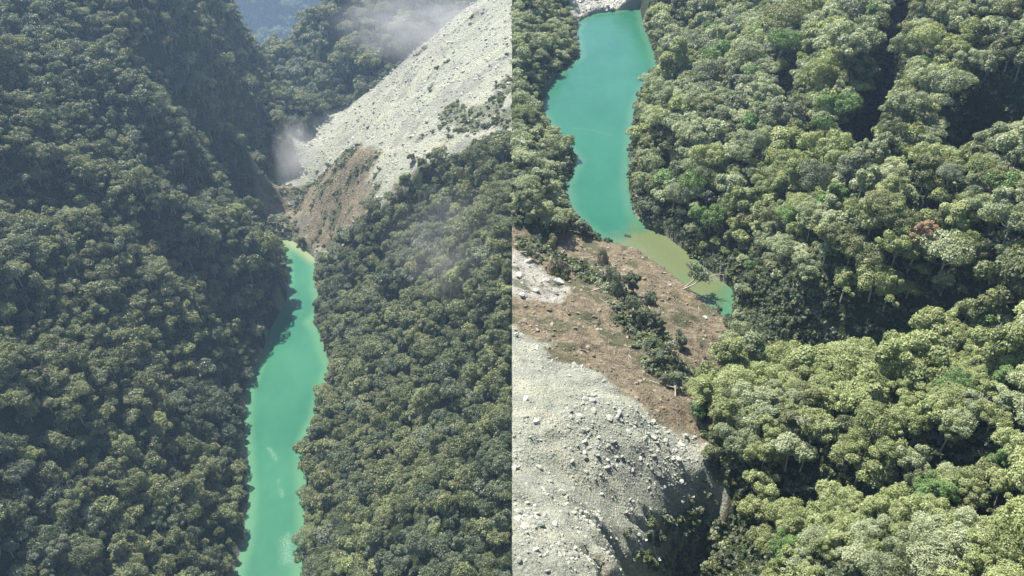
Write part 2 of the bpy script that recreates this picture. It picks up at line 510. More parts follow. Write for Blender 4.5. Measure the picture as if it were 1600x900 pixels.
BARK = bark_mat('bark', (.17, .15, .12), (.4, .37, .31))
DEADBARK = bark_mat('bleached_bark', (.3, .27, .22), (.5, .46, .38))


def rock_mat(name, a, bb, cc):
    m, nt, b = mat(name)
    pos = nt.nodes.new('ShaderNodeTexCoord').outputs['Object']
    oi = nt.nodes.new('ShaderNodeObjectInfo')
    r = math_n(nt, 'ADD', math_n(nt, 'MULTIPLY', noise(nt, pos, 1.3, 6, .7), .6), math_n(nt, 'MULTIPLY', oi.outputs['Random'], .4))
    c = ramp(nt, r, [(.3, a), (.5, bb), (.75, cc)])
    nt.links.new(c, b.inputs['Base Color'])
    b.inputs['Roughness'].default_value = .85
    bump(nt, b, noise(nt, pos, 3, 5, .7), .15)
    return m


ROCK = rock_mat('grey_rock', (.18, .19, .16), (.28, .29, .235), (.38, .375, .31))
ROCKW = rock_mat('pale_rock', (.3, .29, .26), (.42, .41, .37), (.55, .54, .49))
ROCKB = rock_mat('soil_stained_rock', (.085, .072, .048), (.18, .15, .10), (.29, .255, .185))


# ------------------------------------------------------------------ mesh helpers
def mesh_from(name, V, Fq, mats=(), attrs=None, smooth=False):
    me = bpy.data.meshes.new(name)
    V = np.asarray(V, np.float32); Fq = np.asarray(Fq, np.int32)
    k = Fq.shape[1]
    me.vertices.add(len(V)); me.vertices.foreach_set('co', V.ravel())
    me.loops.add(Fq.size); me.loops.foreach_set('vertex_index', Fq.ravel())
    me.polygons.add(len(Fq))
    me.polygons.foreach_set('loop_start', np.arange(0, Fq.size, k, dtype=np.int32))
    me.polygons.foreach_set('loop_total', np.full(len(Fq), k, np.int32))
    if smooth:
        me.polygons.foreach_set('use_smooth', np.ones(len(Fq), bool))
    for nm, a in (attrs or {}).items():
        at = me.attributes.new(nm, 'FLOAT', 'POINT'); at.data.foreach_set('value', np.asarray(a, np.float32).ravel())
    for mm in mats:
        me.materials.append(mm)
    me.update(calc_edges=True)
    return me


def obj(name, me, parent=None, **props):
    o = bpy.data.objects.new(name, me); COL.objects.link(o)
    o.parent = parent
    for k, v in props.items():
        o[k] = v
    return o


def grid_mesh(name, xs, ys, hf, attrf, m):
    X, Y = np.meshgrid(xs, ys)
    Z = hf(X, Y)
    V = np.stack([X, Y, Z], -1).reshape(-1, 3)
    nx, ny = len(xs), len(ys)
    i = (np.arange(ny - 1)[:, None] * nx + np.arange(nx - 1)[None, :]).ravel()
    Fq = np.stack([i, i + 1, i + 1 + nx, i + nx], 1)
    return mesh_from(name, V, Fq, [m], attrf(X, Y, Z), True), Z


# ------------------------------------------------------------------ terrain
def attrs_L(X, Y, Z):
    sl = slideL(X, Y); to = tornL(X, Y) * np.maximum(sl, .0)
    px, py, D = proj(X, Y, Z)
    n = fbm(X, Y, 22, 4, 61)
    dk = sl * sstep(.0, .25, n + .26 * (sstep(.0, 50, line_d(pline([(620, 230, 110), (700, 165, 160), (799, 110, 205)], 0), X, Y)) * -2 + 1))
    moss = sl * sstep(-.05, .2, fbm(X, Y, 30, 4, 63) + .75 * np.exp(-(line_d(pline([(730, 200, 165), (799, 150, 195)], 0), X, Y) / 45) ** 2) - .48)
    pale = sl * np.exp(-(line_d(pline([(510, 185, 20), (620, 120, 94), (753, 10, 184)], 0), X, Y) / 55) ** 2) * .35
    scar = np.exp(-(line_d(pline([(560, 100, 45), (545, 150, 10)], 0), X, Y) / 9) ** 2) * (Y > 1180)
    moss = np.maximum(moss, to * sstep(0., .18, fbm(X, Y, 16, 4, 67)))
    dr_ = poly_sd(rivL, X, Y)
    rim = (1 - sstep(2, 7, dr_)) * sstep(-.15, .15, fbm(X, Y, 16, 3, 77)) * (Y < 900)
    scar = np.maximum(scar, rim)
    pale = np.maximum(pale, rim * .5)
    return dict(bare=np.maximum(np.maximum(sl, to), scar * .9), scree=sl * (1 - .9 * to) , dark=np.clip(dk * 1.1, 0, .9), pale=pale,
                moss=np.clip(moss, 0, 1) * .7)


STRIP = pline([(815, 375, 21), (870, 398, 18), (930, 425, 16), (975, 460, 16), (1000, 510, 20), (1030, 560, 20), (1060, 615, 18)], ZR)


def attrs_R(X, Y, Z):
    a, g, p = debrisR(X, Y)
    d = poly_sd(rivR, X, Y)
    rim = (1 - sstep(1, 5, d)) * (1 - a) * sstep(-.2, .2, fbm(X, Y, 12, 3, 71))
    moss = a * (1 - g) * np.maximum(sstep(.1, .3, fbm(X, Y, 9, 4, 73)), np.exp(-(line_d(STRIP, X, Y) / 6) ** 2) * .8)
    return dict(bare=np.maximum(a, rim * .8), scree=g, dark=g * sstep(.1, .35, fbm(X, Y, 16, 4, 75)) * .5, pale=np.maximum(p * (1 - .5 * g), rim * .4), moss=moss * .8)


ysL = np.concatenate([np.arange(230, 1300, 2.0), np.arange(1300, 5300, 10.0)])
xsL = np.concatenate([np.arange(-2100, -420, 10.0), np.arange(-420, 0, 1.6), [0.0]])
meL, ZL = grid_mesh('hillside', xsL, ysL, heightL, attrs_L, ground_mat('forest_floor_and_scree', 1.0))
tL = obj('terrain_left_gorge', meL, kind='structure')
xsR = np.arange(0, 461, 1.0); ysR = np.arange(40, 860, 1.0)
meR, ZRt = grid_mesh('hillside_right', xsR, ysR, heightR, attrs_R, ground_mat('forest_floor_and_debris', 2.4))
tR = obj('terrain_right_gorge', meR, kind='structure')


def bil(xs, ys, Z, x, y):
    i = np.clip(np.searchsorted(xs, x) - 1, 0, len(xs) - 2); j = np.clip(np.searchsorted(ys, y) - 1, 0, len(ys) - 2)
    tx = np.clip((x - xs[i]) / (xs[i + 1] - xs[i]), 0, 1); ty = np.clip((y - ys[j]) / (ys[j + 1] - ys[j]), 0, 1)
    return (Z[j, i] * (1 - tx) + Z[j, i + 1] * tx) * (1 - ty) + (Z[j + 1, i] * (1 - tx) + Z[j + 1, i + 1] * tx) * ty


def HL(x, y): return bil(xsL, ysL, ZL, np.asarray(x, float), np.asarray(y, float))
def HR(x, y): return bil(xsR, ysR, ZRt, np.asarray(x, float), np.asarray(y, float))


# cliff where the higher right-hand plateau breaks off towards the left gorge, and the land under both
zb = np.linspace(0, 1, 14)
Yc, Tc = np.meshgrid(ysR[::4], zb)
top = bil(xsR, ysR, ZRt, np.zeros_like(Yc), Yc); low = HL(np.full_like(Yc, -1.0), np.maximum(Yc, 231)) - 6
Zc_ = top + (low - top) * Tc
Xc = Tc * 0 + .02 + np.abs(fbm(Yc, Zc_, 30, 4, 81)) * 10 * np.sin(Tc * math.pi)
ny_, nx_ = Yc.shape
ii = (np.arange(ny_ - 1)[:, None] * nx_ + np.arange(nx_ - 1)[None, :]).ravel()
obj('terrain_cliff', mesh_from('cliff_face', np.stack([Xc, Yc, Zc_], -1).reshape(-1, 3), np.stack([ii, ii + 1, ii + 1 + nx_, ii + nx_], 1), [ROCK], smooth=True), kind='structure')
base_v = [(-9000, -3000, -1000), (9000, -3000, -1000), (9000, 12000, -1000), (-9000, 12000, -1000)]
mb, ntb, bb_ = mat('distant_ground'); bb_.inputs['Base Color'].default_value = (.04, .055, .025, 1)
obj('ground', mesh_from('ground', base_v, [(0, 1, 2, 3)], [mb]), kind='structure')


# water sheets
def water(name, P, z, step, m, shal, extra):
    mn, mx = P.min(0) - 4, P.max(0) + 4
    xs = np.arange(mn[0], min(mx[0], -.5) if z < 100 else mx[0], step); ys = np.arange(mn[1], mx[1], step)
    X, Y = np.meshgrid(xs, ys)
    d = poly_sd(P, X, Y)
    nx = len(xs)
    i = (np.arange(len(ys) - 1)[:, None] * nx + np.arange(nx - 1)[None, :]).ravel()
    Fq = np.stack([i, i + 1, i + 1 + nx, i + nx], 1)
    keep = (d.ravel()[Fq] < 6).any(1)
    Fq = Fq[keep]
    used = np.unique(Fq); rem = np.zeros(X.size, int); rem[used] = np.arange(len(used))
    A = dict(shallow=1 - sstep(0, shal, -d), **extra(X, Y, d))
    V = np.stack([X.ravel(), Y.ravel(), np.full(X.size, z)], 1)[used]
    me = mesh_from(name, V, rem[Fq], [m], {k: v.ravel()[used] for k, v in A.items()}, True)
    return obj(name, me, kind='structure')


def exL(X, Y, d):
    f = np.exp(-(line_d(pline([(432, 715, 0), (438, 760, 0), (446, 800, 0), (451, 840, 0), (440, 870, 0), (455, 880, 0)], 0), X, Y) / 1.5) ** 2) * .45 * sstep(-.1, .2, fbm(X, Y, 14, 3, 161))
    f = np.maximum(f, np.exp(-(line_d(pline([(420, 700, 0), (432, 718, 0)], 0), X, Y) / 1.5) ** 2) * .5)
    f = np.maximum(f, np.exp(-(line_d(pline([(448, 845, 0), (450, 875, 0)], 0), X, Y) / 5) ** 2) * .55)
    mud = (1 - sstep(0, 16, line_d(pline([(440, 370, 0), (470, 388, 0), (492, 404, 0)], 0), X, Y))) * .8
    return dict(mud=mud, foam=f)


def exR(X, Y, d):
    q = line_d(pline([(1010, 380, 0), (1060, 410, 0), (1100, 450, 0)], ZR), X, Y) + fbm(X, Y, 20, 4, 91) * 16
    mud = (1 - sstep(7, 24, q)) * .85
    w = (1 - sstep(0, 1.2, np.abs(line_d(pline([(895, 200, 0), (925, 203, 0), (958, 212, 0)], ZR), X, Y)))) * .3
    return dict(mud=np.maximum(mud, w), foam=d * 0)


water('river_left_gorge', rivL, 0.0, 1.5, water_mat('turquoise_water', False), 9, exL)
water('river_right_gorge', rivR, ZR, 1.0, water_mat('teal_water', True), 7, exR)


# ------------------------------------------------------------------ trees
def unit(n, rg):
    v = rg.normal(size=(n, 3)); return v / np.linalg.norm(v, axis=1, keepdims=True)


def leaves(C, Nn, size, rg, tone, jitter=.55):
    """rhombic leaf sprays at points C facing roughly along Nn"""
    n = len(C)
    nn = Nn + rg.normal(size=(n, 3)) * jitter
    nn /= np.linalg.norm(nn, axis=1, keepdims=True) + 1e-9
    a = np.cross(nn, unit(n, rg)); a /= np.linalg.norm(a, axis=1, keepdims=True) + 1e-9
    b = np.cross(nn, a)
    s = (size * rg.uniform(.6, 1.35, n))[:, None]
    V = np.stack([C - a * s, C - b * s * .55 + nn * s * .12, C + a * s, C + b * s * .55 + nn * s * .12], 1).reshape(-1, 3)
    return V, np.arange(n * 4).reshape(-1, 4), np.repeat(tone, 4)


def crown(seed, Rr, Hh, nl, nleaf, size, flat=.8, mul=2.1, big=0.0):
    rg = np.random.default_rng(seed)
    nl = int(nl * mul)
    u = unit(nl * 3, rg); u = u[u[:, 2] > -.3][:nl]
    lop = 1 + .28 * np.sin(np.arctan2(u[:, 1], u[:, 0]) * rg.integers(2, 5) + rg.uniform(0, 6))
    rad = Rr * rg.uniform(.45, .98 - big * 1.6, len(u)) * lop
    C = np.stack([u[:, 0] * rad, u[:, 1] * rad, Hh + u[:, 2] * rad * flat], 1)
    C = np.vstack([C, [[0, 0, Hh]]])
    r = np.append(Rr * rg.uniform(.13 + big, .31 + big, len(u)), Rr * .42)
    w = r ** 2 / (r ** 2).sum()
    idx = rg.choice(len(C), nleaf * 2, p=w)
    dirs = unit(len(idx), rg)
    # finer knobs on every lobe
    kn = 1 + .16 * np.sin(dirs[:, 0] * 9 + idx) * np.sin(dirs[:, 1] * 9 + idx * 2) + .1 * np.sin(dirs[:, 2] * 14 + idx)
    P = C[idx] + dirs * (r[idx] * kn * rg.uniform(.86, 1.04, len(idx)))[:, None] * np.array([1, 1, .82])
    keep = dirs[:, 2] > -.55
    for k in range(len(C)):
        dd = np.linalg.norm((P - C[k]) / np.array([1, 1, .82]), axis=1)
        keep &= ~((dd < r[k] * .8) & (idx != k))
    P, dirs, idx = P[keep][:nleaf], dirs[keep][:nleaf], idx[keep][:nleaf]
    lt = rg.uniform(0, 1, len(C))
    tone = np.clip(.5 * lt[idx] + .5 * rg.uniform(0, 1, len(P)), 0, 1)
    nn = dirs * .8 + np.array([0, 0, .35])
    V, Fq, T = leaves(P, nn, size, rg, tone)
    return V, Fq, T, C


def tube(P, rr, sides=7):
    P = np.asarray(P, float); V = []; Fq = []
    for i, p in enumerate(P):
        t = P[min(i + 1, len(P) - 1)] - P[max(i - 1, 0)]
        t /= np.linalg.norm(t) + 1e-9
        a = np.cross(t, [0.13, .99, .05] if abs(t[1]) < .9 else [1, 0, 0]); a /= np.linalg.norm(a); b = np.cross(t, a)
        for k in range(sides):
            an = TAU * k / sides
            V.append(p + (a * math.cos(an) + b * math.sin(an)) * rr[i])
    for i in range(len(P) - 1):
        for k in range(sides):
            k2 = (k + 1) % sides
            Fq.append((i * sides + k, i * sides + k2, (i + 1) * sides + k2, (i + 1) * sides + k))
    return np.array(V), np.array(Fq)


def join(parts):
    V = []; Fq = []; o = 0
    for v, f in parts:
        V.append(v); Fq.append(f + o); o += len(v)
    return np.vstack(V), np.vstack(Fq)


def trunk(seed, Hh, C, r0):
    rg = np.random.default_rng(seed)
    lean = rg.normal(size=2) * .5
    P = [np.array([lean[0] * t ** 2, lean[1] * t ** 2, -2 + (Hh + 1.5) * t]) for t in np.linspace(0, 1, 6)]
    parts = [tube(P, [r0 * (1.25 - .85 * t) for t in np.linspace(0, 1, 6)])]
    for c in C[:9]:
        s = P[3] + (P[5] - P[3]) * rg.uniform(0, .8)
        m_ = (s + c) / 2 + np.array([0, 0, -.4])
        parts.append(tube([s, m_, c], [r0 * .42, r0 * .28, r0 * .1], 5))
    return join(parts)


TREES = []      # (crown mesh, trunk mesh, radius)
specs = [(5.2, 7.5, 17, .8), (4.6, 7.0, 13, .9), (5.8, 8.0, 22, .65), (4.2, 7.5, 12, 1.1), (5.0, 6.5, 18, .75), (6.2, 8.5, 26, .6), (3.8, 6.0, 10, 1.0)]
for i, (r_, h_, nl, fl) in enumerate(specs):
    V, Fq, T, C = crown(100 + i, r_, h_, nl, 11000, .225, fl, 1.5 if i % 2 else 2.2, .06 if i % 2 else 0)
    cm = mesh_from('crown_%s' % 'abcdefg'[i], V, Fq, [PAL['olive']], {'tone': T})
    tv, tf = trunk(200 + i, h_, C, .32)
    TREES.append((cm, mesh_from('trunk_%s' % 'abcdefg'[i], tv, tf, [BARK], smooth=True), r_, h_))
# open-crowned tree with bleached limbs showing, lighter far version of the crowns
FAR = []
for i, (r_, h_, nl, fl) in enumerate(specs[:6]):
    V, Fq, T, C = crown(300 + i, r_, h_, nl + 3, 2600, .44, fl, 1.0, .12)
    tv, tf = trunk(200 + i, h_, C, .35)
    FAR.append((V, Fq, T, tv, tf))


def gn_scatter(name, pts, rot, scl, idx, variants, props):
    """one object of stuff: a point mesh instancing the variants"""
    col = bpy.data.collections.new(name + '_sources')
    for v in variants:
        col.objects.link(v)
    me = bpy.data.meshes.new(name); n = len(pts)
    me.vertices.add(n); me.vertices.foreach_set('co', np.asarray(pts, np.float32).ravel())
    at = me.attributes.new('rot', 'FLOAT_VECTOR', 'POINT'); at.data.foreach_set('vector', np.asarray(rot, np.float32).ravel())
    at = me.attributes.new('scl', 'FLOAT_VECTOR', 'POINT'); at.data.foreach_set('vector', np.asarray(scl, np.float32).ravel())
    at = me.attributes.new('idx', 'INT', 'POINT'); at.data.foreach_set('value', np.asarray(idx, np.int32))
    ng = bpy.data.node_groups.new(name + '_scatter', 'GeometryNodeTree')
    ng.interface.new_socket('Geometry', in_out='INPUT', socket_type='NodeSocketGeometry')
    ng.interface.new_socket('Geometry', in_out='OUTPUT', socket_type='NodeSocketGeometry')
    gi = ng.nodes.new('NodeGroupInput'); go = ng.nodes.new('NodeGroupOutput')
    ci = ng.nodes.new('GeometryNodeCollectionInfo'); ci.inputs['Collection'].default_value = col
    ci.inputs['Separate Children'].default_value = True; ci.inputs['Reset Children'].default_value = True
    ip = ng.nodes.new('GeometryNodeInstanceOnPoints'); ip.inputs['Pick Instance'].default_value = True

    def na(nm, ty):
        a = ng.nodes.new('GeometryNodeInputNamedAttribute'); a.data_type = ty; a.inputs['Name'].default_value = nm
        return a.outputs['Attribute']
    er = ng.nodes.new('FunctionNodeEulerToRotation')
    ng.links.new(na('rot', 'FLOAT_VECTOR'), er.inputs[0])
    ng.links.new(gi.outputs[0], ip.inputs['Points']); ng.links.new(ci.outputs[0], ip.inputs['Instance'])
    ng.links.new(na('idx', 'INT'), ip.inputs['Instance Index']); ng.links.new(er.outputs[0], ip.inputs['Rotation'])
    ng.links.new(na('scl', 'FLOAT_VECTOR'), ip.inputs['Scale']); ng.links.new(ip.outputs[0], go.inputs[0])
    o = obj(name, me, **props)
    md = o.modifiers.new('scatter', 'NODES'); md.node_group = ng
    return o


def combo(name, V, Fq, T, tv, tf, leafm):
    vv, ff = join([(V, Fq), (tv, tf)])
    me = mesh_from(name, vv, ff, [leafm, BARK], {'tone': np.concatenate([T, np.zeros(len(tv))])})
    mi = np.zeros(len(ff), np.int32); mi[len(Fq):] = 1
    me.polygons.foreach_set('material_index', mi)
    return me


fpal = PALN[:5] + ['pale green']
src = []
k_ = 0
for p in fpal:
    for (V, Fq, T, tv, tf) in FAR:
        src.append(bpy.data.objects.new('source_%03d' % k_, combo('forest_tree_source', V, Fq, T, tv, tf, PAL[p]))); k_ += 1
NF = len(FAR)


def pick_pal(x, y, rg, right):
    """leaf colour of each tree, patchy over the slopes"""
    n = fbm(x, y, 60, 3, 101) + rg.normal(size=len(x)) * .22
    q = np.zeros(len(x), int)
    if right:
        q[n > -.3] = 5; q[n > .12] = 2; q[n < -.32] = 0
        q[rg.uniform(size=len(x)) < .06] = 4; q[(n > .25)] = 3
        px, py, D = proj(x, y, HR(x, y) + 6)
        yel = np.exp(-(((px - 1420) / 150) ** 2 + ((py - 600) / 70) ** 2)) > rg.uniform(size=len(x)) * .9
        q[yel] = 3
        lb_ = (px < 910) & (rg.uniform(size=len(x)) < .75)
        q[lb_] = 5  # paler leaf colour makes up for this bank facing away from the sun
    else:
        q[n > -.22] = 2; q[n < -.3] = 1
        q[rg.uniform(size=len(x)) < .03] = 3
    return q


def visible(x, y, z, H, t0=.15):
    vis = np.ones(len(x), bool)
    for t in np.linspace(t0, .985, 70):
        hx, hy, hz = x * t, y * t, ZC + (z - ZC) * t
        vis &= H(hx, hy) < hz + .5
    return vis


def spread(x0, x1, y0, y1, s, rg):
    xs = np.arange(x0, x1, s); ys = np.arange(y0, y1, s)
    X, Y = np.meshgrid(xs, ys); X = X + (np.arange(len(ys)) % 2)[:, None] * s / 2
    X = X.ravel() + rg.uniform(-.38, .38, X.size) * s; Y = Y.ravel() + rg.uniform(-.38, .38, Y.size) * s
    return X, Y


rg = np.random.default_rng(11)
allp = []
# left gorge, three distance bands
for (y0, y1, s, sc, x0) in ((240, 760, 6.3, .92, -620), (760, 1300, 7.0, .95, -760), (1300, 2000, 12, 1.5, -1000), (2600, 5250, 26, 3.0, -2000)):
    x, y = spread(x0, -1.0, y0, y1, s, rg)
    z = HL(x, y)
    px, py, D = proj(x, y, z)
    ok = (px > -160) & (px < 802) & (py > -160) & (py < 1010)
    sl = slideL(x, y); d = poly_sd(rivL, x, y)
    ok &= (sl < .35) & (d > 3.2) & ~((tornL(x, y) > .4) & (sl > .1))
    ok &= ~((np.exp(-(line_d(pline([(560, 100, 45), (545, 150, 10)], 0), x, y) / 9) ** 2) > .5) & (y > 1180))
    x, y, z = x[ok], y[ok], z[ok]
    keep = rg.uniform(size=len(x)) > .10 + .28 * sstep(.05, .3, fbm(x, y, 35, 3, 131)) * (y < 1300)
    big = 1 + .25 * sstep(420, 300, y) * (x < -150)
    x, y, z, big, d = x[keep], y[keep], z[keep], big[keep], d[ok][keep]
    sz = sc * big * np.exp(rg.normal(size=len(x)) * .28) * (.8 + .25 * sstep(2, 16, d))
    allp.append((x, y, z, sz, pick_pal(x, y, rg, False), np.zeros(len(x))))
x, y = spread(.5, 455, 60, 850, 5.6, rg)
z = HR(x, y); px, py, D = proj(x, y, z)
db = debrisR(x, y)[0]; d = poly_sd(rivR, x, y)
ok = (px < 1760) & (py > -160) & (py < 1050) & (db < .4) & (d > 2.0) & (D > 150)
dark_g = (poly_sd(shadeRavP, x, y) < 1.5) | (poly_sd(rav2P, x, y) < 0) | ((px > 1490) & (py > 130) & (py < 225))
ok &= ~dark_g
gul = np.ones(len(x)) * 99
for P_, dep_ in PITS:
    ok &= ~((poly_sd(P_, x, y) < -1.0) & (rg.uniform(size=len(x)) < .9))
for P, dep, w in GUL_R:
    gul = np.minimum(gul, line_d(P, x, y) / w)
ok &= ~((gul < .7) & (rg.uniform(size=len(x)) < .9))
x, y, z, d = x[ok], y[ok], z[ok], d[ok]
leftbank = proj(x, y, z)[0] < 905
sz = .80 * np.exp(rg.normal(size=len(x)) * .28) * (.62 + .42 * sstep(2, 14, d)) * np.where(leftbank, .78, 1.0)
sz = np.where(proj(x, y, z)[2] < 235, np.minimum(sz, .82), sz)
pr = pick_pal(x, y, rg, True)
allp.append((x, y, z, sz, pr, np.ones(len(x))))
X, Y, Z, SZ, PI_, SIDE = [np.concatenate(a) for a in zip(*allp)]
VAR = rg.integers(0, 6, len(X))
RAD = np.array([s[0] for s in specs])[VAR] * SZ
# crowns stay on their own side of the break between the two gorges
X = np.where(SIDE == 0, np.minimum(X, -RAD * .98), np.maximum(X, RAD * .98))
Z = np.where(SIDE == 0, HL(X, Y), HR(X, Y))
HT = np.array([s[1] for s in specs])[VAR] * SZ
PX, PY, DD = proj(X, Y, Z + HT)
vis = np.zeros(len(X), bool)
a = SIDE == 0; vis[a] = visible(X[a], Y[a], Z[a] + HT[a] + RAD[a] * .5, HL)
a = SIDE == 1; vis[a] = visible(X[a], Y[a], Z[a] + HT[a] + RAD[a] * .5, HR)
app = RAD / DD * (vis & (PX > -5) & (PX < 1605) & (PY > -10) & (PY < 915))
order = np.argsort(-app)
NEAR = order[:300]
near_set = np.zeros(len(X), bool); near_set[NEAR] = True


def region(px, py, side):
    if side == 0:
        if px < 420: return 'on the wooded slope left of the left river'
        return 'on the wooded slope right of the left river'
    if px < 910: return 'on the far bank above the teal river'
    if py < 350: return 'on the slope above the teal river'
    if py < 560: return 'on the middle spur'
    return 'on the near ridge'


def make_tree(i):
    v = int(VAR[i]); cm, tm, r_, h_ = TREES[v]
    s = float(SZ[i])
    t = bpy.data.objects.new('tree', None); COL.objects.link(t)
    t.empty_display_size = .5
    t.location = (X[i], Y[i], Z[i]); t.scale = (s, s, s * random.uniform(.9, 1.15))
    t.rotation_euler = (random.uniform(-.1, .1), random.uniform(-.1, .1), random.uniform(0, TAU))
    pal = fpal[int(PI_[i])]
    for nm, me, mt in (('crown', cm, PAL[pal]), ('trunk', tm, BARK)):
        o = bpy.data.objects.new(nm, me); COL.objects.link(o); o.parent = t
        o.material_slots[0].link = 'OBJECT'; o.material_slots[0].material = mt
    t['category'] = 'tree'; t['group'] = 'broadleaf trees covering the gorge slopes'
    return t, pal


LM = [('the rusty brown tree', 1425, 395), ('the bright green tree', 1295, 330), ('the muddy river end', 1120, 470),
      ('the white shore', 960, 5), ('the teal river bend', 985, 200), ('the large shaded gully', 1545, 190),
      ('the narrow shaded gully', 1360, 150), ('the yellow-green crowns', 1420, 600), ('the dark ravine mouth', 1190, 520),
      ('the tip of the grey rubble', 1095, 720), ('the rubble shadow', 1080, 850), ('the bottom right corner', 1600, 900),
      ('the top right corner', 1600, 0), ('the teal bank nook', 885, 290), ('the right edge middle', 1600, 450),
      ('the shaded hollow on the near ridge', 1430, 740), ('the bare curved trunk', 1145, 565), ('the frame bottom middle', 1300, 900),
      ('the left frame bottom corner', 0, 900), ('the first river shadow', 385, 800), ('the left river mouth', 460, 390), ('the top middle', 1200, 0)]
ORD = 'nearest second third fourth fifth sixth seventh eighth ninth tenth eleventh twelfth thirteenth fourteenth fifteenth sixteenth seventeenth eighteenth nineteenth twentieth'.split()
DIRS = ['right of', 'lower right of', 'below', 'lower left of', 'left of', 'upper left of', 'above', 'upper right of']
cell = {}
for i in NEAR:
    i = int(i)
    dd_ = [math.hypot(PX[i] - q[1], PY[i] - q[2]) for q in LM]
    k = int(np.argmin(dd_))
    an = math.atan2(PY[i] - LM[k][2], PX[i] - LM[k][1])
    cell.setdefault((k, int(round(an / (math.pi / 4))) % 8), []).append((dd_[k], i))
for (k, q), lst in cell.items():
    for j, (_, i) in enumerate(sorted(lst)):
        t, pal = make_tree(i)
        big = 'large' if RAD[i] > 4.6 else ('small' if RAD[i] < 3.4 else 'mid-sized')
        shape = ['round', 'lumpy', 'broad', 'tall', 'domed', 'spreading'][int(VAR[i])]
        t['label'] = '%s %s %s tree, %s %s %s' % (big, pal, shape, ORD[min(j, 19)], DIRS[q], LM[k][0])

rest = ~near_set
def scat(sel, name, lab):
    n = sel.sum()
    rot = np.stack([rg.normal(size=n) * .08, rg.normal(size=n) * .08, rg.uniform(0, TAU, n)], 1)
    s = SZ[sel]; scl = np.stack([s, s, s * rg.uniform(.85, 1.2, n)], 1)
    gn_scatter(name, np.stack([X, Y, Z], 1)[sel], rot, scl, PI_[sel] * NF + VAR[sel], SRC.pop(0), dict(kind='stuff', label=lab, category='forest'))


SRC = [src, [o.copy() for o in src]]
scat(rest & (SIDE == 0), 'forest', 'dense forest of olive and dark green trees covering the left gorge')
scat(rest & (SIDE == 1), 'forest', 'farther and smaller trees filling the slopes around the teal river')
print('trees', len(X), 'visible', int(vis.sum()), 'smallest named px', float(app[NEAR[-1]] * F * 2))

# undergrowth: low bushes between the trees and in the shaded gullies
V, Fq, T, C = crown(901, 1.6, .5, 8, 420, .3, .6)
bush_src = []
for k, p in enumerate(['dark green', 'grey-green', 'olive']):
    bush_src.append(bpy.data.objects.new('bush_source_%d' % k, mesh_from('bush', V, Fq, [PAL[p]], {'tone': T})))
x, y = spread(1.6, 455, 60, 700, 2.0, rg)
z = HR(x, y); px, py, D = proj(x, y, z); db, gq, pq = debrisR(x, y)
ok = (px < 1650) & (py > -40) & (py < 960) & (db < .3) & (poly_sd(rivR, x, y) > .8)
x, y, z = x[ok], y[ok], z[ok]; n = len(x)
gn_scatter('undergrowth', np.stack([x, y, z], 1), np.stack([rg.normal(size=n) * .2, rg.normal(size=n) * .2, rg.uniform(0, TAU, n)], 1),
           np.repeat(rg.uniform(.5, 1.3, n)[:, None], 3, 1), rg.integers(0, 3, n), bush_src,
           dict(kind='stuff', label='low bushes and vines under the trees of the teal river gorge', category='undergrowth'))


# ------------------------------------------------------------------ rocks
def rock_mesh(seed, m, sub=2, name='rock'):
    import bmesh
    bm = bmesh.new(); bmesh.ops.create_icosphere(bm, subdivisions=sub, radius=1)
    rr = np.random.default_rng(seed)
    planes = unit(9, rr); off = rr.uniform(.55, .9, 9)
    for v in bm.verts:
        p = np.array(v.co)
        for q, o_ in zip(planes, off):
            dd = p @ q
            if dd > o_: p = p - q * (dd - o_)
        v.co = p * np.array([1.0, .8, .62]) * (1 + rr.normal() * .03)
    me = bpy.data.meshes.new(name); bm.to_mesh(me); bm.free(); me.materials.append(m)
    return me


def rocks(name, lab, side, x, y, s, m, seed):
    src_ = [bpy.data.objects.new('%s_src_%d' % (name, k), rock_mesh(seed + k, m, 1)) for k in range(5)]
    z = (HR if side else HL)(x, y) + s * .12; n = len(x)
    rot = rg.uniform(-.6, .6, (n, 3)); rot[:, 2] = rg.uniform(0, TAU, n)
    gn_scatter(name, np.stack([x, y, z], 1), rot, np.stack([s * rg.uniform(.7, 1.4, n), s, s * rg.uniform(.6, 1.1, n)], 1), rg.integers(0, 5, n), src_,
               dict(kind='stuff', label=lab, category='rubble'))


def rand_in(P, n, pad=0):
    mn, mx = P.min(0), P.max(0)
    x = rg.uniform(mn[0], mx[0], n); y = rg.uniform(mn[1], mx[1], n)
    return x, y


x, y = rand_in(slideP, 52000)
ok = (slideL(x, y) > .6) & (x < -1) & (tornL(x, y) < .5)
x, y = x[ok], y[ok]
s = np.clip(.42 * rg.pareto(2.6, len(x)) + .35, 0, 3.2)
rocks('rubble', 'pale grey rubble covering the long landslide slope', 0, x, y, s, ROCK, 500)
x, y = rand_in(tornP, 5000); ok = (tornL(x, y) > .5) & (slideL(x, y) > .2); x, y = x[ok], y[ok]
rocks('rubble', 'brown broken rock at the torn foot of the landslide', 0, x, y, np.clip(.4 * rg.pareto(2.6, len(x)) + .4, 0, 3), ROCKB, 520)
x, y = rand_in(debP, 150000); a_, g_, p_ = debrisR(x, y); ok = (g_ > .5) & (x > .5); x, y = x[ok], y[ok]
s = np.clip(.13 * rg.pareto(2.4, len(x)) + .09, 0, .8) * (1 + .8 * np.clip(fbm(x, y, 12, 3, 151) * 2, -.6, 1))
rocks('rubble', 'grey-green gravel and broken rock on the slide beside the dark shadow', 1, x, y, s, ROCK, 540)
x, y = rand_in(debP, 50000); a_, g_, p_ = debrisR(x, y); ok = (a_ > .5) & (g_ < .5) & (x > .5); x, y = x[ok], y[ok]
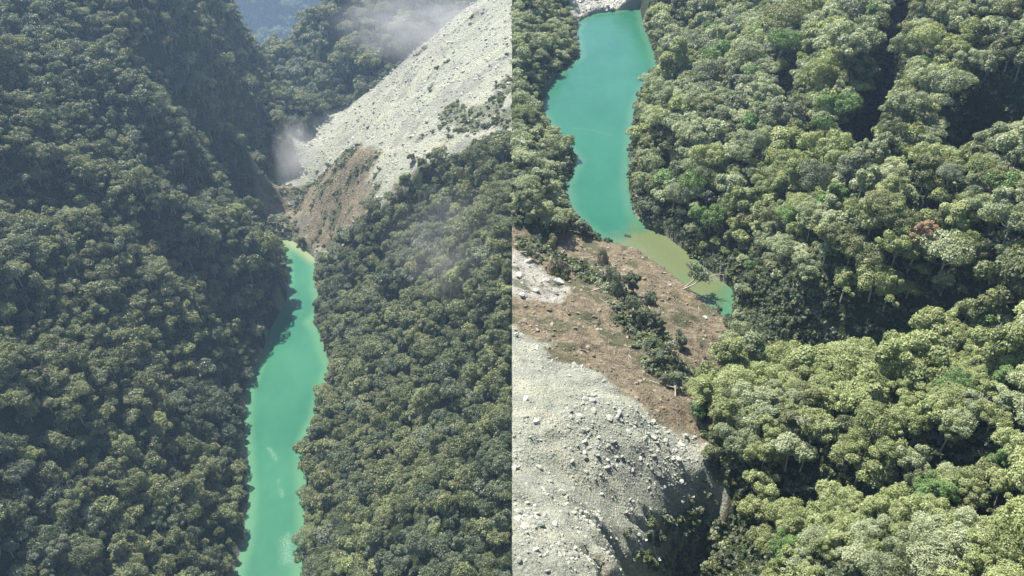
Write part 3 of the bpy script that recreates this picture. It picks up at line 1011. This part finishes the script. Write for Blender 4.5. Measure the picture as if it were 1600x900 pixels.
rocks('rubble', 'brown clods and stones on the torn soil above the teal river', 1, x, y, np.clip(.14 * rg.pareto(2.2, len(x)) + .12, 0, 1.2), ROCKB, 560)
x, y = rand_in(shoreP, 1500); ok = (debrisR(x, y)[2] > .4) & (poly_sd(rivR, x, y) > 0); x, y = x[ok], y[ok]
rocks('rubble', 'white boulders and gravel along the far shore', 1, x, y, np.clip(.5 * rg.pareto(2.2, len(x)) + .5, 0, 3.2), ROCKW, 580)
# single boulders one can point at
BM = [rock_mesh(700 + k, ROCKW, 3, 'boulder_mesh') for k in range(4)] + [rock_mesh(710 + k, ROCK, 3, 'boulder_mesh') for k in range(4)]
bl = [(873, 443, 2.6, 0, 'large white boulder on brown soil below the toppled trees'),
      (852, 440, 1.9, 1, 'white boulder just left of the largest white boulder'),
      (825, 410, 1.8, 2, 'pale boulder topmost in the white rock patch'),
      (812, 432, 2.0, 3, 'pale blocky boulder beside the left seam in the white rock patch'),
      (815, 462, 1.7, 0, 'white boulder at the lower end of the white rock patch'),
      (838, 455, 1.4, 1, 'smaller white boulder lower centre of the white rock patch'),
      (868, 470, 1.2, 2, 'small pale boulder right under the largest white boulder'),
      (1102, 498, 1.3, 0, 'pale boulder on the orange bank near the bare fallen tree'),
      (1070, 682, 1.2, 5, 'pale slab at the lower tip of the brown soil'),
      (843, 733, 1.1, 4, 'upright grey block on the grey rubble'),
      (878, 770, 1.1, 5, 'rounded grey boulder low on the grey rubble'),
      (895, 765, .9, 6, 'grey boulder right of the rounded one on the rubble'),
      (866, 820, .9, 7, 'flat grey boulder near the shadow on the rubble'),
      (822, 625, 1.2, 0, 'long pale slab at the upper edge of the grey rubble'),
      (838, 660, 1.1, 1, 'pale slab below the long slab on the grey rubble'),
      (1050, 832, .9, 5, 'grey boulder alone in the dark shadow'),
      (1060, 720, 1.2, 4, 'grey block on the sharp right edge of the rubble'),
      (1040, 690, 1.1, 6, 'grey block near the right edge of the rubble below the brown soil'),
      (907, 800, .8, 3, 'small pale boulder above the ragged shadow edge')]


def ground_at(px, py, right):
    H = HR if right else HL
    t = np.linspace(60 if right else 250, 1000 if right else 1900, 4000)
    u, v = (px - 800) / F, (py - 450) / F
    x, y, z = u * t, (cP - v * sP) * t, ZC - (sP + v * cP) * t
    k = np.argmax(H(x, y) >= z)
    return float(x[k]), float(y[k]), float(H(x[k], y[k]))


for (px, py, s, k, lab) in bl:
    x, y, z = ground_at(px, py, True)
    o = obj('boulder', BM[k], label=lab, category='boulder', group='boulders lying on the landslides')
    o.location = (max(x, s), y, z + s * .25); o.scale = (s, s, s); o.rotation_euler = (random.uniform(-.4, .4), random.uniform(-.4, .4), random.uniform(0, TAU))


# ------------------------------------------------------------------ toppled, bare and lone trees
def bare_limbs(seed, L, r0, n=9, spreadk=.5):
    rr = np.random.default_rng(seed); parts = []
    P = [np.array([0, 0, 0.]), np.array([.3, .1, L * .35]), np.array([.1, .4, L * .7]), np.array([.7, .3, L])]
    parts.append(tube(P, [r0, r0 * .8, r0 * .5, r0 * .15]))
    for k in range(n):
        t = rr.uniform(.3, .95); s = P[1] * (1 - t) + P[3] * t
        d = unit(1, rr)[0]; d[2] = abs(d[2]) + .4; l = L * rr.uniform(.2, .45) * spreadk * 2 * (1.1 - t * .5)
        m_ = s + d * l * .5 + rr.normal(size=3) * .25; e = s + d * l + rr.normal(size=3) * .5
        parts.append(tube([s, m_, e], [r0 * .4, r0 * .28, r0 * .08], 5))
        for q in range(2):
            e2 = m_ + (unit(1, rr)[0] + d) * l * .35
            parts.append(tube([m_, (m_ + e2) / 2 + rr.normal(size=3) * .1, e2], [r0 * .2, r0 * .13, r0 * .05], 4))
    return join(parts)


SPARSE = []
for i in range(3):
    V, Fq, T, C = crown(950 + i, 3.6, 7.0, 9, 1500, .26, 1.0)
    v2, f2 = bare_limbs(960 + i, 9.0, .3, 10)
    SPARSE.append((mesh_from('sparse_crown', V, Fq, [PAL['grey-green']], {'tone': T}), mesh_from('bare_trunk', v2, f2, [DEADBARK], smooth=True)))
BARE = []
for i in range(3):
    v2, f2 = bare_limbs(980 + i, 10.0, .3, 13, .6)
    BARE.append(mesh_from('bare_tree', v2, f2, [DEADBARK], smooth=True))


def special(name, px, py, s, rot, pal, v, lab, cat, grp, right=True, sparse=True, sink=0.0):
    x, y, z = ground_at(px, py, right)
    t = bpy.data.objects.new(name, None); COL.objects.link(t)
    t.location = (max(x, 1.5) if right else min(x, -2), y, z - sink); t.scale = (s, s, s); t.rotation_euler = [math.radians(a) for a in rot]
    pr_ = SPARSE[v % 3] if sparse else TREES[v % 7][:2]
    for nm, me, mt in (('crown', pr_[0], PAL[pal]), ('trunk', pr_[1], DEADBARK if sparse else BARK)):
        o = bpy.data.objects.new(nm, me); COL.objects.link(o); o.parent = t
        o.material_slots[0].link = 'OBJECT'; o.material_slots[0].material = mt
    t['label'] = lab; t['category'] = cat; t['group'] = grp
    return t


tp = [(895, 362, .62, (75, 10, -70), 'grey-green', 'leafy tree toppled out over the river at the slide edge'),
      (985, 372, .30, (60, 0, -40), 'grey-green', 'small uprooted shrub standing in the river shallows'),
      (845, 385, .5, (80, 0, 40), 'olive', 'toppled tree on the upper left corner of the brown slide'),
      (880, 395, .5, (85, 0, -20), 'olive', 'toppled tree behind the largest white boulder'),
      (835, 372, .45, (70, 0, 10), 'grey-green', 'toppled tree against the standing wood at the slide edge'),
      (915, 405, .5, (75, 0, 80), 'withered grey', 'withered toppled tree high in the green strip'),
      (940, 425, .55, (80, 0, 30), 'grey-green', 'toppled tree in the upper green strip above the orange bank'),
      (900, 430, .5, (85, 0, -50), 'olive', 'toppled tree just right of the largest white boulder'),
      (965, 430, .5, (80, 0, 60), 'grey-green', 'toppled tree nearest the muddy water in the green strip'),
      (930, 455, .6, (75, 0, 100), 'grey-green', 'bushy toppled tree along the lower side of the green strip'),
      (965, 462, .6, (70, 0, 130), 'grey-green', 'bushy toppled tree in the middle of the green strip'),
      (990, 470, .55, (80, 0, 70), 'grey-green', 'toppled tree on the orange side of the green strip'),
      (985, 500, .65, (75, 0, 160), 'grey-green', 'toppled tree where the green strip bends downhill'),
      (1015, 500, .55, (70, 0, 20), 'grey-green', 'bushy toppled tree right of the bend in the green strip'),
      (1010, 530, .65, (75, 0, 190), 'grey-green', 'bushy toppled tree below the bend of the green strip'),
      (1035, 540, .55, (80, 0, 100), 'grey-green', 'grey-green toppled tree right of the lower green strip'),
      (1030, 570, .65, (75, 0, 150), 'grey-green', 'bushy toppled tree in the lower green strip'),
      (1045, 595, .6, (70, 0, 200), 'grey-green', 'second lowest toppled tree of the green strip'),
      (1055, 618, .5, (80, 0, 170), 'grey-green', 'lowest toppled tree of the green strip'),
      (865, 410, .42, (82, 0, 15), 'withered grey', 'withered toppled tree above the white rock patch'),
      (812, 395, .42, (78, 0, 65), 'olive', 'olive toppled tree beside the seam at the top of the slide'),
      (1085, 545, .3, (50, 0, 65), 'withered grey', 'small withered tree on the bare bank near the river end'),
      (925, 505, .28, (80, 0, 65), 'withered grey', 'small withered bush alone on the brown soil'),
      (905, 540, .26, (70, 0, 15), 'withered grey', 'small withered bush low on the brown soil')]
for k, (px, py, s, rot, pal, lab) in enumerate(tp):
    special('toppled_tree', px, py, s * (1.6 if s > .4 else 1.4), rot, pal, k, lab, 'fallen tree', 'toppled trees on the brown slide', sink=-.5, sparse=k % 4 == 0 or s < .4)
special('leaning_tree', 1072, 448, 1.5, (20, 25, 0), 'grey-green', 1, 'leaning half-bare tree with pale limbs at the muddy river end', 'tree', 'half-bare trees at the river end')
special('leaning_tree', 1142, 585, 1.25, (-8, 10, 0), 'grey-green', 2, 'thin tree with a curved pale trunk below the river end', 'tree', 'half-bare trees at the river end')
deb_src = []
for k, p in enumerate(['grey-green', 'pale green', 'olive']):
    V, Fq, T, C = crown(905 + k, 1.6, .5, 6, 420, .3, .6)
    deb_src.append(bpy.data.objects.new('spray_source_%d' % k, mesh_from('spray', V, Fq, [PAL[p]], {'tone': T})))
x, y = spread(-300, -3, 700, 1200, 3.6, rg)
mo = fbm(x, y, 30, 4, 63) + .75 * np.exp(-(line_d(pline([(730, 200, 165), (799, 150, 195)], 0), x, y) / 45) ** 2) - .52
to_ = tornL(x, y) * (fbm(x, y, 16, 4, 67) > .06)
ok = (slideL(x, y) > .5) & ((mo > .02) & (y < 1150) | (to_ > .5)) & (rg.uniform(size=len(x)) < .5)
x, y = x[ok], y[ok]; n = len(x)
scr = [bpy.data.objects.new('scrub_source_%d' % k, o.data) for k, o in enumerate(deb_src)]
gn_scatter('scrub', np.stack([x, y, HL(x, y)], 1), np.stack([rg.normal(size=n) * .3, rg.normal(size=n) * .3, rg.uniform(0, TAU, n)], 1),
           np.repeat(rg.uniform(.6, 2.0, n)[:, None], 3, 1), rg.integers(0, 3, n), scr,
           dict(kind='stuff', label='thin scrub surviving on the landslide near its wooded edge', category='scrub'))
strip = pline([(815, 375, 21), (870, 398, 18), (930, 425, 16), (975, 460, 16), (1000, 510, 20), (1030, 560, 20), (1060, 615, 18)], ZR)
x, y = rand_in(debP, 26000)
dl = line_d(strip, x, y) + fbm(x, y, 10, 3, 111) * 9
ok = (dl < 9) & (x > 1.5) & (rg.uniform(size=len(x)) < .8)
x, y = x[ok], y[ok]; n = len(x)
gn_scatter('debris_foliage', np.stack([x, y, HR(x, y) + .2], 1), np.stack([rg.normal(size=n) * .9, rg.normal(size=n) * .9, rg.uniform(0, TAU, n)], 1),
           np.repeat(rg.uniform(.4, 1.7, n)[:, None] * np.clip(1.3 - dl[ok][:, None] / 11, .4, 1.2), 3, 1), rg.integers(0, 3, n), deb_src,
           dict(kind='stuff', label='broken branches and foliage strewn in a strip down the brown slide', category='debris'))
tw = []
for k in range(3):
    v2, f2 = tube([(-3, 0, 0), (-1, .25, .1), (1.2, .1, 0), (3, -.3, .15)], [.16, .14, .1, .04], 5)
    tw.append(bpy.data.objects.new('stick_source_%d' % k, mesh_from('stick', v2, f2, [DEADBARK])))
x, y = rand_in(debP, 2600)
dl = line_d(strip, x, y); a_, g_, p_ = debrisR(x, y)
ok = (a_ > .5) & (g_ < .5) & (x > 2.5) & (rg.uniform(size=len(x)) < np.exp(-dl / 9)); x, y = x[ok], y[ok]; n = len(x)
gn_scatter('sticks', np.stack([x, y, HR(x, y) + .35], 1), np.stack([rg.normal(size=n) * .15, rg.normal(size=n) * .3, rg.uniform(0, TAU, n)], 1),
           np.repeat(rg.uniform(.25, .9, n)[:, None], 3, 1), rg.integers(0, 3, n), tw,
           dict(kind='stuff', label='bleached broken branches littering the brown slide', category='debris'))
xw, yw = rand_in(rav2P + 0, 9000)
dw = poly_sd(rav2P, xw, yw); okw = (dw < 3) & (poly_sd(rivR, xw, yw) > 1)
xw, yw = xw[okw][:2600], yw[okw][:2600]; n = len(xw)
gn_scatter('vines', np.stack([xw, yw, HR(xw, yw) - .3], 1), np.stack([rg.normal(size=n) * .5, rg.normal(size=n) * .5, rg.uniform(0, TAU, n)], 1),
           np.repeat(rg.uniform(.6, 1.5, n)[:, None], 3, 1), rg.integers(0, 3, n), [bpy.data.objects.new('hanging_source_%d' % k, o.data) for k, o in enumerate(bush_src)],
           dict(kind='stuff', label='dark vines and bushes covering the shaded wall beyond the river end', category='undergrowth'))
x, y = rand_in(shadeRavP, 5000)
dr = poly_sd(shadeRavP, x, y); q = proj(x, y, HR(x, y))
ok = (dr < -2) & (x > 2) & (q[0] > 1050 + rg.normal(size=len(x)) * 35) & (rg.uniform(size=len(x)) < .7)
x, y = x[ok], y[ok]; n = len(x)
gn_scatter('vines', np.stack([x, y, HR(x, y)], 1), np.stack([rg.normal(size=n) * .3, rg.normal(size=n) * .3, rg.uniform(0, TAU, n)], 1),
           np.repeat(rg.uniform(.5, 1.5, n)[:, None], 3, 1), rg.integers(0, 3, n), [bpy.data.objects.new('vine_source_%d' % k, o.data) for k, o in enumerate(deb_src)],
           dict(kind='stuff', label='bushes and vines growing up the wall of the ravine added for shade', category='undergrowth'))
rt = special('tree', 1428, 412, .95, (0, 0, 40), 'rusty brown', 4, 'rusty brown tree among the green crowns of the middle spur', 'tree', 'single odd-coloured trees', sparse=False, sink=-6)
special('tree', 1295, 345, .95, (0, 0, 10), 'bright green', 3, 'vivid bright green tree on the crest of the middle spur', 'tree', 'single odd-coloured trees', sparse=False, sink=-4)
for k, (px, py, s, rot, lab) in enumerate([(1068, 452, 1.35, (10, 50, 0), 'bleached bare trunk leaning over the muddy end of the river'),
                                           (1062, 578, .5, (60, 0, -120), 'thin bleached log lying across the brown bank'),
                                           (1500, 425, .9, (-10, -15, 0), 'bleached bare tree right of the rusty brown tree'),
                                           (1545, 95, 1.0, (0, 5, 0), 'bleached bare trunk at the top of the large shaded gully'),
                                           (1270, 690, .8, (10, -40, 0), 'bleached bare limbs showing through the near ridge trees'),
                                           (1490, 665, .8, (0, 35, 0), 'bleached bare limbs beside the yellow-green crowns'),
                                           (1150, 330, .8, (12, 0, 0), 'bleached bare tree on the slope above the muddy river end'),
                                           (1240, 90, .9, (0, -12, 0), 'bleached bare tree near the top middle of the teal river slope'),
                                           (1335, 610, .8, (0, 20, 0), 'bleached bare limbs at the front crest of the near ridge'),
                                           (1215, 730, .9, (-15, 25, 0), 'bare pale tree leaning over the ravine added for shade'),
                                           (1560, 600, .9, (8, -22, 0), 'bleached bare tree at the right edge of the near ridge'),
                                           (1070, 180, .7, (0, 15, 0), 'small bare pale tree above the teal river bend')]):
    x, y, z = ground_at(px, py, True)
    o = obj('bare_tree', BARE[k % 3], label=lab, category='bare tree', group='bleached bare trees')
    o.location = (x, y, z + (0 if k < 2 else 3)); o.scale = (s, s, s); o.rotation_euler = [math.radians(a) for a in rot]

sh = [(512, 262, .72, 'dark green', 'dark tree alone on the left knoll of the landslide'), (540, 250, .5, 'grey-green', 'grey shrub right of the dark tree on the landslide knoll'),
      (495, 270, .45, 'olive', 'olive shrub left of the dark tree on the landslide knoll'), (533, 262, .42, 'dark green', 'low dark shrub below the grey shrub on the knoll'),
      (645, 252, .95, 'grey-green', 'lone tree standing in the middle of the grey landslide'), (478, 272, .42, 'grey-green', 'leftmost shrub on the landslide knoll'),
      (590, 262, .38, 'grey-green', 'small shrub between the knoll and the lone tree'), (700, 205, .5, 'grey-green', 'shrub on dark rubble above the lone tree'),
      (725, 190, .55, 'olive', 'olive shrub high on the dark rubble'), (760, 200, .6, 'grey-green', 'shrub where the landslide meets the right wood'),
      (455, 290, .45, 'olive', 'olive shrub overhanging the torn brown foot'), (560, 285, .35, 'withered grey', 'withered shrub on the torn brown ground'),
      (780, 160, .7, 'olive', 'tall shrub near the upper right edge of the landslide'), (775, 130, .5, 'grey-green', 'shrub above the tall shrub at the landslide edge'),
      (500, 310, .35, 'withered grey', 'withered shrub in the middle of the brown foot'), (530, 320, .35, 'olive', 'low olive shrub on the brown foot')]
for k, (px, py, s, pal, lab) in enumerate(sh):
    special('shrub', px, py, s * .9, (0, 0, k * 50), pal, k, lab, 'shrub' if 'tree' not in lab.split(' ')[:2] else 'tree', 'shrubs left standing on the landslide', right=False, sparse=False, sink=1.5)

# ------------------------------------------------------------------ haze and dust
def vol_mat(name, dens, col, noise_scale=None):
    m = bpy.data.materials.new(name); m.use_nodes = True; nt = m.node_tree
    nt.nodes.remove(nt.nodes['Principled BSDF'])
    v = nt.nodes.new('ShaderNodeVolumePrincipled')
    v.inputs['Color'].default_value = (*col, 1); v.inputs['Density'].default_value = dens
    v.inputs['Anisotropy'].default_value = .2
    nt.links.new(v.outputs[0], nt.nodes['Material Output'].inputs['Volume'])
    if noise_scale:
        tc = nt.nodes.new('ShaderNodeTexCoord').outputs['Object']
        ln = nt.nodes.new('ShaderNodeVectorMath'); ln.operation = 'LENGTH'; nt.links.new(tc, ln.inputs[0])
        fall = ramp(nt, ln.outputs['Value'], [(.15, (1, 1, 1)), (.95, (0, 0, 0))])
        nn = ramp(nt, noise(nt, tc, noise_scale, 4, .6), [(.34, (0, 0, 0)), (.75, (1, 1, 1))])
        nt.links.new(math_n(nt, 'MULTIPLY', math_n(nt, 'MULTIPLY', fall, nn), dens), v.inputs['Density'])
    return m


def box(name, a, b, m, **props):
    V = [(x, y, z) for x in (a[0], b[0]) for y in (a[1], b[1]) for z in (a[2], b[2])]
    Fq = [(0, 1, 3, 2), (4, 6, 7, 5), (0, 4, 5, 1), (2, 3, 7, 6), (0, 2, 6, 4), (1, 5, 7, 3)]
    return obj(name, mesh_from(name, V, Fq, [m]), **props)


if HAZE:
    box('haze', (-9100, -3100, -1002), (9100, 12100, 640), vol_mat('haze', HAZE, (.5, .72, 1.0)), kind='stuff')
def dust(px, py, z, sx, sy, sz, rz, dens, lab, ns=1.6):
    import bmesh
    bm = bmesh.new(); bmesh.ops.create_icosphere(bm, subdivisions=3, radius=1)
    me = bpy.data.meshes.new('dust'); bm.to_mesh(me); bm.free(); me.materials.append(vol_mat('dust', dens, (.93, .92, .9), ns))
    o = obj('dust', me, kind='stuff', label=lab, category='dust')
    o.location = unproj(px, py, z); o.scale = (sx, sy, sz); o.rotation_euler = (0, 0, math.radians(rz))
    return o
dust(690, 45, 150, 170, 90, 60, -15, .024, 'pale dust drifting off the landslide crest', 2.6)
dust(725, 385, 150, 75, 90, 40, 20, .0075, 'thin pale veil over the wood right of the left river', 1.8)  # faint pale volume hanging over the slope
dust(462, 240, 40, 34, 75, 48, 10, .020, 'grey dust hanging in the gorge at the landslide foot', 1.8)
